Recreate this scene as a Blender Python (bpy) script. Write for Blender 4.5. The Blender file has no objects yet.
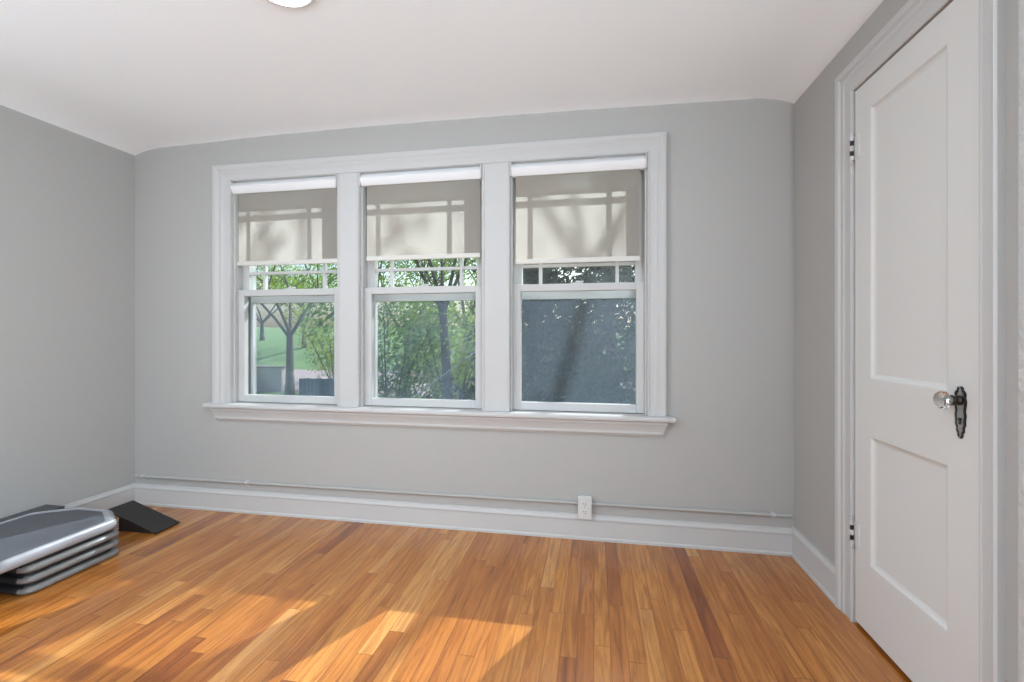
import bpy, bmesh, math, random
from mathutils import Vector, Matrix

S = bpy.context.scene
COL = S.collection
H = 1.093                       # eye height above the floor
YAW = math.radians(10.2)

# ------------------------------------------------------------------ camera
cam_d = bpy.data.cameras.new('camera')
cam_d.sensor_width = 36.0
cam_d.lens = 16.0
cam_d.shift_y = -6 / 1024
cam_d.clip_start = 0.02
cam_d.clip_end = 300
cam = bpy.data.objects.new('camera', cam_d)
cam.location = (0, 0, H)
cam.rotation_euler = (math.pi / 2, 0, YAW)
COL.objects.link(cam)
S.camera = cam

# ------------------------------------------------------------------ world and sun
SUN_R, SUN_K = 0.49, 0.923      # sideways and downward travel per metre towards the room
sun_vec = Vector((-SUN_R, -1.0, -SUN_K)).normalized()   # direction the light travels
w = bpy.data.worlds.new('world')
S.world = w
w.use_nodes = True
nt = w.node_tree
nt.nodes.clear()
out = nt.nodes.new('ShaderNodeOutputWorld')
bg = nt.nodes.new('ShaderNodeBackground')
sky = nt.nodes.new('ShaderNodeTexSky')
sky.sky_type = 'NISHITA'
sky.sun_disc = False
sky.sun_elevation = math.asin(-sun_vec.z)
sky.sun_rotation = math.atan2(-sun_vec.x, -sun_vec.y)
sky.air_density = 1.0
sky.dust_density = 3.0
bg.inputs['Strength'].default_value = 0.26
nt.links.new(sky.outputs[0], bg.inputs['Color'])
nt.links.new(bg.outputs[0], out.inputs['Surface'])

sl = bpy.data.lights.new('sun', 'SUN')
sl.energy = 12.0
sl.angle = math.radians(0.53)
sl.color = (0.90, 0.95, 1.0)
so = bpy.data.objects.new('sun', sl)
so.rotation_euler = sun_vec.to_track_quat('-Z', 'Y').to_euler()
so.location = (6, 14, 12)
COL.objects.link(so)

LAMP_W = 5.0                    # the ceiling lamp in view


def fill_strips(name, cx, cy, cz, w_, h_, tilt, turn, energy, color):
    """added fill light: area strips tilted upward, out of view behind the viewer"""
    n = 5
    for i in range(n):
        d = bpy.data.lights.new(name, 'AREA')
        d.shape = 'RECTANGLE'
        d.size, d.size_y = w_, h_ / n * 0.95
        d.energy = energy / n
        d.color = color
        o = bpy.data.objects.new(name, d)
        o.location = (cx, cy, cz + (i - (n - 1) / 2) * h_ / n)
        o.rotation_euler = (math.radians(90 + tilt), 0, math.radians(turn))
        COL.objects.link(o)


fill_strips('side_fill', -2.99, -0.285, 1.27, 0.66, 1.45, 32, -90, 50.0, (0.77, 0.89, 1.0))
fill_strips('right_fill', 0.915, -1.0, 1.27, 0.86, 1.45, 30, 78, 122.0, (0.74, 0.88, 1.0))
S.view_settings.view_transform = 'Standard'
S.view_settings.look = 'None'
S.view_settings.exposure = -0.1
S.view_settings.gamma = 1.0
S.view_settings.use_curve_mapping = False
S.cycles.max_bounces = 10
S.cycles.diffuse_bounces = 6
S.cycles.glossy_bounces = 4
S.cycles.transparent_max_bounces = 24
S.cycles.transmission_bounces = 8
S.cycles.caustics_reflective = False
S.cycles.caustics_refractive = False
S.cycles.sample_clamp_indirect = 4.0
S.cycles.use_denoising = True


# ------------------------------------------------------------------ materials
def srgb(r, g, b):
    def f(c):
        c /= 255.0
        return c / 12.92 if c <= 0.04045 else ((c + 0.055) / 1.055) ** 2.4
    return (f(r), f(g), f(b), 1.0)


def mat(name, color, rough=0.5, metal=0.0, spec=0.5, bump=0.0, bscale=60.0, vary=0.0, vscale=4.0, coat=0.0):
    m = bpy.data.materials.new(name)
    m.use_nodes = True
    t = m.node_tree
    b = t.nodes['Principled BSDF']
    b.inputs['Base Color'].default_value = color
    b.inputs['Roughness'].default_value = rough
    b.inputs['Metallic'].default_value = metal
    b.inputs['Specular IOR Level'].default_value = spec
    b.inputs['Coat Weight'].default_value = coat
    tc = t.nodes.new('ShaderNodeTexCoord')
    if vary:
        n = t.nodes.new('ShaderNodeTexNoise')
        n.inputs['Scale'].default_value = vscale
        n.inputs['Detail'].default_value = 5
        t.links.new(tc.outputs['Object'], n.inputs['Vector'])
        mx = t.nodes.new('ShaderNodeMix')
        mx.data_type = 'RGBA'
        lo = tuple(c * (1 - vary) for c in color[:3]) + (1,)
        hi = tuple(min(1, c * (1 + vary)) for c in color[:3]) + (1,)
        mx.inputs[6].default_value = lo
        mx.inputs[7].default_value = hi
        t.links.new(n.outputs['Fac'], mx.inputs[0])
        t.links.new(mx.outputs[2], b.inputs['Base Color'])
    if bump:
        n = t.nodes.new('ShaderNodeTexNoise')
        n.inputs['Scale'].default_value = bscale
        n.inputs['Detail'].default_value = 4
        t.links.new(tc.outputs['Object'], n.inputs['Vector'])
        bp = t.nodes.new('ShaderNodeBump')
        bp.inputs['Strength'].default_value = bump
        bp.inputs['Distance'].default_value = 0.01
        t.links.new(n.outputs['Fac'], bp.inputs['Height'])
        t.links.new(bp.outputs['Normal'], b.inputs['Normal'])
    return m


def floor_material():
    m = bpy.data.materials.new('oak_strip_floor')
    m.use_nodes = True
    t = m.node_tree
    N, L = t.nodes, t.links
    b = N['Principled BSDF']
    tc = N.new('ShaderNodeTexCoord')
    sp = N.new('ShaderNodeSeparateXYZ')
    L.new(tc.outputs['Object'], sp.inputs[0])

    def M(op, a, c=None, d=None):
        n = N.new('ShaderNodeMath')
        n.operation = op
        for i, v in enumerate((a, c, d)):
            if v is None:
                continue
            if isinstance(v, (int, float)):
                n.inputs[i].default_value = v
            else:
                L.new(v, n.inputs[i])
        return n.outputs[0]
    PW, PL = 0.0572, 1.1
    xs = M('DIVIDE', sp.outputs['X'], PW)
    ix = M('FLOOR', xs)
    fx = M('FRACT', xs)
    wn = N.new('ShaderNodeTexWhiteNoise')
    wn.noise_dimensions = '1D'
    L.new(ix, wn.inputs['W'])
    # strips have their own board length and start
    ys = M('DIVIDE', M('ADD', sp.outputs['Y'], M('MULTIPLY', wn.outputs['Value'], 7.3)), M('ADD', M('MULTIPLY', wn.outputs['Value'], 0.55), PL * 0.6))
    iy = M('FLOOR', ys)
    fy = M('FRACT', ys)
    cb = N.new('ShaderNodeCombineXYZ')
    L.new(ix, cb.inputs[0]); L.new(iy, cb.inputs[1])
    w2 = N.new('ShaderNodeTexWhiteNoise')
    w2.noise_dimensions = '3D'
    L.new(cb.outputs[0], w2.inputs['Vector'])
    ramp = N.new('ShaderNodeValToRGB')
    L.new(w2.outputs['Value'], ramp.inputs[0])
    e = ramp.color_ramp.elements
    e[0].position = 0.0; e[0].color = srgb(140, 76, 32)
    e[1].position = 1.0; e[1].color = srgb(206, 146, 82)
    for p, c in ((0.035, (148, 84, 34)), (0.10, (172, 104, 44)), (0.45, (184, 117, 51)), (0.75, (192, 126, 58)), (0.94, (202, 140, 74))):
        x = ramp.color_ramp.elements.new(p)
        x.color = srgb(*c)
    # grain: stretched noise, offset per board
    gx = M('ADD', M('MULTIPLY', sp.outputs['X'], 38.0), M('MULTIPLY', w2.outputs['Value'], 57.0))
    gy = M('ADD', M('MULTIPLY', sp.outputs['Y'], 2.6), M('MULTIPLY', w2.outputs['Value'], 31.0))
    gc = N.new('ShaderNodeCombineXYZ')
    L.new(gx, gc.inputs[0]); L.new(gy, gc.inputs[1])
    gn = N.new('ShaderNodeTexNoise')
    gn.inputs['Scale'].default_value = 1.0
    gn.inputs['Detail'].default_value = 6
    gn.inputs['Roughness'].default_value = 0.62
    gn.inputs['Distortion'].default_value = 1.3
    L.new(gc.outputs[0], gn.inputs['Vector'])
    gr = N.new('ShaderNodeValToRGB')
    gr.color_ramp.elements[0].position = 0.30
    gr.color_ramp.elements[0].color = (0.44, 0.36, 0.29, 1)
    gr.color_ramp.elements[1].position = 0.62
    gr.color_ramp.elements[1].color = (1.08, 1.08, 1.08, 1)
    L.new(gn.outputs['Fac'], gr.inputs[0])
    # fine pores
    fc = N.new('ShaderNodeCombineXYZ')
    L.new(M('MULTIPLY', gx, 6.0), fc.inputs[0]); L.new(M('MULTIPLY', gy, 5.0), fc.inputs[1])
    fn = N.new('ShaderNodeTexNoise')
    fn.inputs['Detail'].default_value = 3
    L.new(fc.outputs[0], fn.inputs['Vector'])
    fr = N.new('ShaderNodeValToRGB')
    fr.color_ramp.elements[0].position = 0.3
    fr.color_ramp.elements[0].color = (0.8, 0.76, 0.72, 1)
    fr.color_ramp.elements[1].position = 0.5
    fr.color_ramp.elements[1].color = (1, 1, 1, 1)
    L.new(fn.outputs['Fac'], fr.inputs[0])

    def mul(a, c, f=1.0):
        n = N.new('ShaderNodeMix')
        n.data_type = 'RGBA'
        n.blend_type = 'MULTIPLY'
        n.inputs[0].default_value = f
        L.new(a, n.inputs[6]); L.new(c, n.inputs[7])
        return n.outputs[2]
    col = mul(mul(ramp.outputs[0], gr.outputs[0], 0.85), fr.outputs[0], 0.7)
    # seams between the boards
    ex = M('MINIMUM', fx, M('SUBTRACT', 1.0, fx))
    ey = M('MULTIPLY', M('MINIMUM', fy, M('SUBTRACT', 1.0, fy)), 14.0)
    edge = M('MINIMUM', ex, ey)
    seam = M('SMOOTH_MIN', M('MULTIPLY', edge, 28.0), 1.0, 0.1)
    sr = N.new('ShaderNodeValToRGB')
    sr.color_ramp.elements[0].color = (0.42, 0.34, 0.28, 1)
    sr.color_ramp.elements[1].color = (1, 1, 1, 1)
    L.new(seam, sr.inputs[0])
    col = mul(col, sr.outputs[0], 0.9)
    L.new(col, b.inputs['Base Color'])
    b.inputs['Roughness'].default_value = 0.26
    b.inputs['Specular IOR Level'].default_value = 0.45
    b.inputs['Coat Weight'].default_value = 0.5
    b.inputs['Coat Roughness'].default_value = 0.2
    bp = N.new('ShaderNodeBump')
    bp.inputs['Strength'].default_value = 0.25
    bp.inputs['Distance'].default_value = 0.002
    L.new(M('ADD', seam, M('MULTIPLY', gn.outputs['Fac'], 0.25)), bp.inputs['Height'])
    L.new(bp.outputs['Normal'], b.inputs['Normal'])
    return m


def glass_material(name, tint=(0.96, 0.985, 0.98), refl=0.03):
    m = bpy.data.materials.new(name)
    m.use_nodes = True
    t = m.node_tree
    t.nodes.clear()
    o = t.nodes.new('ShaderNodeOutputMaterial')
    mx = t.nodes.new('ShaderNodeMixShader')
    tr = t.nodes.new('ShaderNodeBsdfTransparent')
    tr.inputs[0].default_value = (*tint, 1)
    gl = t.nodes.new('ShaderNodeBsdfGlossy')
    gl.inputs['Roughness'].default_value = 0.02
    fr = t.nodes.new('ShaderNodeLayerWeight')
    fr.inputs['Blend'].default_value = 0.5
    pw = t.nodes.new('ShaderNodeMath')
    pw.operation = 'POWER'
    pw.inputs[1].default_value = 5.0
    t.links.new(fr.outputs['Facing'], pw.inputs[0])
    ma = t.nodes.new('ShaderNodeMath')
    ma.operation = 'MULTIPLY_ADD'
    ma.inputs[1].default_value = 1 - refl
    ma.inputs[2].default_value = refl
    t.links.new(pw.outputs[0], ma.inputs[0])
    t.links.new(ma.outputs[0], mx.inputs[0])
    t.links.new(tr.outputs[0], mx.inputs[1])
    t.links.new(gl.outputs[0], mx.inputs[2])
    t.links.new(mx.outputs[0], o.inputs['Surface'])
    return m


def mesh_screen_material(name, openness, color):
    """fine woven cloth or insect mesh: partly open, partly light-scattering"""
    m = bpy.data.materials.new(name)
    m.use_nodes = True
    t = m.node_tree
    t.nodes.clear()
    o = t.nodes.new('ShaderNodeOutputMaterial')
    tr = t.nodes.new('ShaderNodeBsdfTransparent')
    tl = t.nodes.new('ShaderNodeBsdfTranslucent')
    tl.inputs[0].default_value = color
    df = t.nodes.new('ShaderNodeBsdfDiffuse')
    df.inputs[0].default_value = color
    m1 = t.nodes.new('ShaderNodeMixShader')
    m1.inputs[0].default_value = 0.5
    m2 = t.nodes.new('ShaderNodeMixShader')
    m2.inputs[0].default_value = openness
    t.links.new(df.outputs[0], m1.inputs[1])
    t.links.new(tl.outputs[0], m1.inputs[2])
    t.links.new(m1.outputs[0], m2.inputs[1])
    t.links.new(tr.outputs[0], m2.inputs[2])
    t.links.new(m2.outputs[0], o.inputs['Surface'])
    return m


def leaf_material(name, c1, c2, scale=1.5):
    m = bpy.data.materials.new(name)
    m.use_nodes = True
    t = m.node_tree
    t.nodes.clear()
    o = t.nodes.new('ShaderNodeOutputMaterial')
    tc = t.nodes.new('ShaderNodeTexCoord')
    n = t.nodes.new('ShaderNodeTexNoise')
    n.inputs['Scale'].default_value = scale
    n.inputs['Detail'].default_value = 6
    n.inputs['Roughness'].default_value = 0.8
    t.links.new(tc.outputs['Object'], n.inputs['Vector'])
    r = t.nodes.new('ShaderNodeValToRGB')
    r.color_ramp.elements[0].position = 0.35
    r.color_ramp.elements[0].color = c1
    r.color_ramp.elements[1].position = 0.65
    r.color_ramp.elements[1].color = c2
    t.links.new(n.outputs['Fac'], r.inputs[0])
    df = t.nodes.new('ShaderNodeBsdfDiffuse')
    tl = t.nodes.new('ShaderNodeBsdfTranslucent')
    t.links.new(r.outputs[0], df.inputs[0])
    t.links.new(r.outputs[0], tl.inputs[0])
    mx = t.nodes.new('ShaderNodeMixShader')
    mx.inputs[0].default_value = 0.5
    t.links.new(df.outputs[0], mx.inputs[1])
    t.links.new(tl.outputs[0], mx.inputs[2])
    t.links.new(mx.outputs[0], o.inputs['Surface'])
    return m


M_wall = mat('grey_wall_paint', srgb(173, 172, 169), 0.75, bump=0.06, bscale=90, spec=0.3)
M_ceil = mat('white_ceiling_paint', srgb(246, 250, 253), 0.85, bump=0.05, bscale=70, spec=0.2)
M_trim = mat('white_trim_paint', srgb(192, 192, 191), 0.6, spec=0.25, bump=0.02, bscale=40)
M_door = mat('white_door_paint', srgb(212, 212, 210), 0.5, spec=0.3, bump=0.03, bscale=25)
M_floor = floor_material()
M_glass = glass_material('window_glass')
M_screen = mesh_screen_material('insect_screen_mesh', 0.77, srgb(108, 120, 134))
M_shade = mesh_screen_material('roller_shade_cloth', 0.03, srgb(178, 170, 163))
M_case = mat('white_shade_cassette', srgb(230, 231, 232), 0.35)
M_hem = mat('shade_hem', srgb(205, 203, 196), 0.5)
M_alu = mat('white_storm_aluminium', srgb(205, 205, 208), 0.45)
M_track = mat('grey_track', srgb(110, 108, 108), 0.6, vary=0.25, vscale=30)
M_iron = mat('aged_dark_metal', srgb(62, 58, 54), 0.38, metal=0.9, bump=0.3, bscale=180, vary=0.5, vscale=60)
M_steel = mat('worn_steel', srgb(176, 176, 174), 0.35, metal=0.9, vary=0.3, vscale=90)
M_paintsteel = mat('painted_hinge', srgb(190, 190, 190), 0.4, bump=0.1, bscale=120)
M_dark = mat('dark_slot', srgb(45, 44, 43), 0.6)
M_socket = mat('white_socket_plastic', srgb(208, 208, 206), 0.3)
M_rubber = mat('black_rubber', srgb(40, 38, 36), 0.5, bump=0.4, bscale=260, vary=0.15, vscale=40)
M_rubber2 = mat('charcoal_board', srgb(72, 74, 76), 0.55, vary=0.1, vscale=30)
M_step = mat('silver_grey_plastic', srgb(150, 152, 158), 0.22, bump=0.05, bscale=200)
M_stepmat = mat('charcoal_step_mat', srgb(80, 83, 89), 0.32, bump=0.35, bscale=420)
M_riser = mat('grey_riser_plastic', srgb(118, 118, 117), 0.22)
M_risershade = mat('riser_painted_shade', srgb(38, 38, 40), 0.5)


# ------------------------------------------------------------------ geometry helpers
def finish(name, bm, m, parent=None, smooth=None, bevel=0.0, kind=None, label=None, cat=None, group=None):
    bmesh.ops.recalc_face_normals(bm, faces=bm.faces[:])
    me = bpy.data.meshes.new(name)
    bm.to_mesh(me)
    bm.free()
    if m is not None:
        me.materials.append(m)
    o = bpy.data.objects.new(name, me)
    COL.objects.link(o)
    if parent is not None:
        o.parent = parent
        o.matrix_parent_inverse = Matrix.Translation(-parent.location)
    if bevel:
        b = o.modifiers.new('bevel', 'BEVEL')
        b.width = bevel
        b.segments = 2
        b.limit_method = 'ANGLE'
    if smooth:
        for p in me.polygons:
            p.use_smooth = True
        if smooth is not True:
            me.set_sharp_from_angle(angle=math.radians(smooth))
    if kind:
        o['kind'] = kind
    if label:
        o['label'] = label
    if cat:
        o['category'] = cat
    if group:
        o['group'] = group
    return o


def empty(name, loc, label=None, cat=None, group=None, kind=None):
    o = bpy.data.objects.new(name, None)
    o.location = loc
    o.empty_display_size = 0.05
    COL.objects.link(o)
    for k, v in (('label', label), ('category', cat), ('group', group), ('kind', kind)):
        if v:
            o[k] = v
    return o


def box(bm, x0, x1, y0, y1, z0, z1):
    v = [bm.verts.new((x, y, z)) for x in (x0, x1) for y in (y0, y1) for z in (z0, z1)]
    for f in ((0, 1, 3, 2), (4, 6, 7, 5), (0, 4, 5, 1), (2, 3, 7, 6), (0, 2, 6, 4), (1, 5, 7, 3)):
        bm.faces.new([v[i] for i in f])
    return v


def prism(bm, pts, fn, a, b):
    """closed 2D outline pts swept from a to b; fn(u, v, t) -> xyz"""
    A = [bm.verts.new(fn(u, v, a)) for u, v in pts]
    B = [bm.verts.new(fn(u, v, b)) for u, v in pts]
    n = len(pts)
    for i in range(n):
        bm.faces.new([A[i], A[(i + 1) % n], B[(i + 1) % n], B[i]])
    bm.faces.new(A)
    bm.faces.new(B[::-1])


def tube(bm, p0, p1, r0, r1=None, n=12, cap=True):
    r1 = r0 if r1 is None else r1
    p0, p1 = Vector(p0), Vector(p1)
    d = (p1 - p0).normalized()
    a = d.orthogonal().normalized()
    b = d.cross(a)
    A = [bm.verts.new(p0 + (a * math.cos(2 * math.pi * i / n) + b * math.sin(2 * math.pi * i / n)) * r0) for i in range(n)]
    B = [bm.verts.new(p1 + (a * math.cos(2 * math.pi * i / n) + b * math.sin(2 * math.pi * i / n)) * r1) for i in range(n)]
    for i in range(n):
        bm.faces.new([A[i], A[(i + 1) % n], B[(i + 1) % n], B[i]])
    if cap:
        bm.faces.new(A[::-1])
        bm.faces.new(B)


def lathe(bm, prof, origin, axis, n=24):
    """prof: (distance along axis, radius)"""
    origin, d = Vector(origin), Vector(axis).normalized()
    a = d.orthogonal().normalized()
    b = d.cross(a)
    rings = []
    for t, r in prof:
        if r < 1e-5:
            rings.append([bm.verts.new(origin + d * t)])
        else:
            rings.append([bm.verts.new(origin + d * t + (a * math.cos(2 * math.pi * i / n) + b * math.sin(2 * math.pi * i / n)) * r) for i in range(n)])
    for A, B in zip(rings, rings[1:]):
        for i in range(n):
            j = (i + 1) % n
            if len(A) == 1 and len(B) == 1:
                continue
            if len(A) == 1:
                bm.faces.new([A[0], B[j], B[i]])
            elif len(B) == 1:
                bm.faces.new([A[i], A[j], B[0]])
            else:
                bm.faces.new([A[i], A[j], B[j], B[i]])


def casing(bm, u0, u1, v0, v1, wl, wt, wr, prof, place):
    """mitred three-sided moulding; prof (0..1 of width, thickness); place(u, v, t) -> xyz"""
    cols = []
    for (u, v, du, dv) in ((u0, v0, -wl, 0), (u0, v1, -wl, wt), (u1, v1, wr, wt), (u1, v0, wr, 0)):
        cols.append([bm.verts.new(place(u + du * a, v + dv * a, t)) for a, t in prof])
    n = len(prof)
    for A, B in zip(cols, cols[1:]):
        for i in range(n):
            bm.faces.new([A[i], A[(i + 1) % n], B[(i + 1) % n], B[i]])
    bm.faces.new(cols[0])
    bm.faces.new(cols[-1][::-1])


# ------------------------------------------------------------------ room shell
YB = 2.475                      # window wall
XR = 0.98                       # door wall
YR = -1.75                      # rear wall


def xl(y):                      # left wall, slightly out of square
    return -2.933 + 0.034 * (y - YB)


bm = bmesh.new()
box(bm, -3.35, 1.2, YR - 0.1, YB + 0.02, -0.12, 0.0)
finish('floor', bm, M_floor, kind='structure')

CP = [(-2.975, 2.235), (-2.933, 2.2575), (-2.914, 2.264), (-2.88, 2.2745), (-2.857, 2.281), (-2.80, 2.289), (-2.742, 2.294), (-2.6, 2.2975), (-2.444, 2.300),
      (-2.15, 2.308), (-1.812, 2.313), (-1.35, 2.315), (-0.862, 2.312), (-0.4, 2.307), (-0.021, 2.302), (0.35, 2.294), (0.60, 2.288),
      (0.729, 2.285), (0.80, 2.284), (0.84, 2.281), (0.902, 2.269), (0.945, 2.257), (0.972, 2.246), (1.02, 2.225)]
bm = bmesh.new()
rows = []
ys = [YR - 0.1, -1.0, -0.2, 0.6, 1.2, 1.8, 2.2, 2.36, 2.41, 2.44, 2.46, YB + 0.002]
for y in ys:
    d = max(0.0, y - 2.38) / (YB - 2.38)
    row = []
    for x, z in CP:
        wgt = min(1.0, max(0.0, -x / 2.9))
        rise = 0.010 * (1 - d * d)
        edge = min(1.0, max(0.0, min(x + 2.93, 0.97 - x) / 0.2))
        row.append(bm.verts.new((x + (xl(y) - xl(YB)) * wgt, y, z + rise * edge)))
    rows.append(row)
for A, B in zip(rows, rows[1:]):
    for i in range(len(A) - 1):
        bm.faces.new([A[i], A[i + 1], B[i + 1], B[i]])
top = [[bm.verts.new((v.co.x, v.co.y, 2.45)) for v in (r[0], r[-1])] for r in (rows[0], rows[-1])]
bm.faces.new([top[0][0], top[0][1], top[1][1], top[1][0]])
finish('ceiling', bm, M_ceil, kind='structure', smooth=True)

OX0, OX1, OZ0, OZ1 = -2.235, 0.297, 0.64, 2.055   # rough opening for the three windows
bm = bmesh.new()
for (x0, x1, z0, z1) in ((-3.2, OX0, -0.1, 2.44), (OX1, 1.15, -0.1, 2.44), (OX0, OX1, -0.1, OZ0), (OX0, OX1, OZ1, 2.44)):
    box(bm, x0, x1, YB, YB + 0.20, z0, z1)
finish('wall_back', bm, M_wall, kind='structure')

SW = (-0.83, 0.08, 0.50, 2.04)      # opening for the added fill window in the left wall, behind the viewer
bm = bmesh.new()
for ya, yb, za, zb in ((YR - 0.1, SW[0], -0.1, 2.30), (SW[1], YB, -0.1, 2.30), (SW[0], SW[1], -0.1, SW[2]), (SW[0], SW[1], SW[3], 2.30)):
    prism(bm, [(xl(ya), ya), (xl(yb), yb), (xl(yb) - 0.12, yb), (xl(ya) - 0.12, ya)], lambda u, v, t: (u, v, t), za, zb)
bmesh.ops.remove_doubles(bm, verts=bm.verts[:], dist=1e-5)
finish('wall_left', bm, M_wall, kind='structure')

bm = bmesh.new()
box(bm, -3.3, 1.15, YR - 0.12, YR, -0.1, 2.4)
finish('wall_rear', bm, M_wall, kind='structure')

DY0, DY1, DZ1 = 1.352, 1.932, 2.022               # closet door opening
bm = bmesh.new()
box(bm, XR, XR + 0.12, DY1, YB, -0.1, 2.31)
RW = (-1.47, -0.53, 0.50, 2.04)     # opening for the second added fill window, behind the viewer
box(bm, XR, XR + 0.12, RW[1], DY0, -0.1, 2.31)
box(bm, XR, XR + 0.12, YR, RW[0], -0.1, 2.31)
box(bm, XR, XR + 0.12, RW[0], RW[1], -0.1, RW[2])
box(bm, XR, XR + 0.12, RW[0], RW[1], RW[3], 2.31)
box(bm, XR, XR + 0.12, DY0, DY1, DZ1, 2.31)
box(bm, XR + 0.10, XR + 0.12, DY0, DY1, -0.1, DZ1)
finish('wall_right', bm, M_wall, kind='structure')

M_rough = mat('rough_plaster_edge', srgb(188, 188, 187), 0.8, bump=0.7, bscale=45, vary=0.1, vscale=14)
bm = bmesh.new()
box(bm, XR - 0.022, XR + 0.01, -0.50, 1.238, 0, 2.30)
finish('wall_right_projection', bm, M_rough, kind='structure', bevel=0.006)


# baseboards: board with a moulded cap
def bb_prof(h):
    return [(0, 0), (0.021, 0), (0.021, 0.012), (0.016, 0.018), (0.015, h - 0.030), (0.018, h - 0.026), (0.018, h - 0.020), (0.012, h - 0.010), (0.009, h), (0, h)]


bm = bmesh.new()
prism(bm, bb_prof(0.132), lambda u, v, t: (t, YB - u, v), xl(YB) + 0.001, XR)
finish('baseboard_back', bm, M_trim, kind='structure')
bm = bmesh.new()
prism(bm, bb_prof(0.132), lambda u, v, t: (xl(t) + u, t, v), YR, YB - 0.001)
finish('baseboard_left', bm, M_trim, kind='structure')
bm = bmesh.new()
prism(bm, bb_prof(0.142), lambda u, v, t: (XR - u, t, v), 2.035, YB - 0.001)
finish('baseboard_right', bm, M_trim, kind='structure')

# ------------------------------------------------------------------ window trim
WX = [(-2.213, -1.492), (-1.353, -0.613), (-0.455, 0.275)]
WZ0, WZ1 = 0.672, 2.044
bm = bmesh.new()
prof = [(0, 0), (0, 0.013), (0.03, 0.018), (0.09, 0.018), (0.12, 0.014), (0.34, 0.014), (0.42, 0.017), (0.50, 0.021), (0.60, 0.019), (0.64, 0.019),
        (0.72, 0.024), (0.80, 0.027), (0.94, 0.027), (1.0, 0.023), (1.0, 0)]
casing(bm, WX[0][0], WX[2][1], 0.668, WZ1, 0.122, 0.100, 0.094, prof, lambda u, v, t: (u, YB - t, v))
finish('trim_1', bm, M_trim, kind='structure', label='moulded white casing around the triple window')
for k, (a, b) in enumerate(((WX[0][1], WX[1][0]), (WX[1][1], WX[2][0]))):
    bm = bmesh.new()
    box(bm, a, b, YB - 0.013, YB, 0.655, WZ1 + 0.005)
    box(bm, a + 0.021, b - 0.021, YB - 0.002, YB + 0.19, 0.655, WZ1 + 0.005)
    for x0, x1 in ((a + 0.004, a + 0.013), (b - 0.013, b - 0.004)):
        box(bm, x0, x1, YB - 0.018, YB - 0.012, 0.668, WZ1)
    finish('trim_%d' % (k + 2), bm, M_trim, kind='structure', bevel=0.0015)
bm = bmesh.new()
stool = [(0.18, 0.640), (0.18, 0.668), (-0.052, 0.673), (-0.060, 0.668), (-0.062, 0.658), (-0.060, 0.649), (-0.052, 0.644), (0, 0.643)]
prism(bm, stool, lambda u, v, t: (t, YB + u, v), OX0 + 0.002, OX1 - 0.002)
hp = [(0.0, 0.643), (0.0, 0.672), (-0.052, 0.673), (-0.060, 0.668), (-0.062, 0.658), (-0.060, 0.649), (-0.052, 0.644)]
prism(bm, hp, lambda u, v, t: (t, YB + u, v), -2.365, OX0 + 0.002)
prism(bm, hp, lambda u, v, t: (t, YB + u, v), OX1 - 0.002, 0.408)
finish('trim_4', bm, M_trim, kind='structure', label='white window stool below the triple window')
bm = bmesh.new()
ap = [(0.0, 0.644, 0.0), (0.040, 0.644, 0.0), (0.040, 0.632, 0.002), (0.033, 0.620, 0.008), (0.026, 0.603, 0.014), (0.022, 0.590, 0.020),
      (0.022, 0.578, 0.022), (0.014, 0.568, 0.024), (0.012, 0.564, 0.026), (0.0, 0.564, 0.026)]
A = [bm.verts.new((-2.335 + i, YB - d, z)) for d, z, i in ap]
B = [bm.verts.new((0.375 - i, YB - d, z)) for d, z, i in ap]
for i in range(len(ap)):
    j = (i + 1) % len(ap)
    bm.faces.new([A[i], A[j], B[j], B[i]])
bm.faces.new(A)
bm.faces.new(B[::-1])
finish('trim_5', bm, M_trim, kind='structure', label='cove moulded apron under the window stool')


# ------------------------------------------------------------------ windows
def frame(bm, x0, x1, y0, y1, z0, z1, l, r, b, t):
    box(bm, x0, x0 + l, y0, y1, z0, z1)
    box(bm, x1 - r, x1, y0, y1, z0, z1)
    box(bm, x0 + l, x1 - r, y0, y1, z0, z0 + b)
    box(bm, x0 + l, x1 - r, y0, y1, z1 - t, z1)


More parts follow.
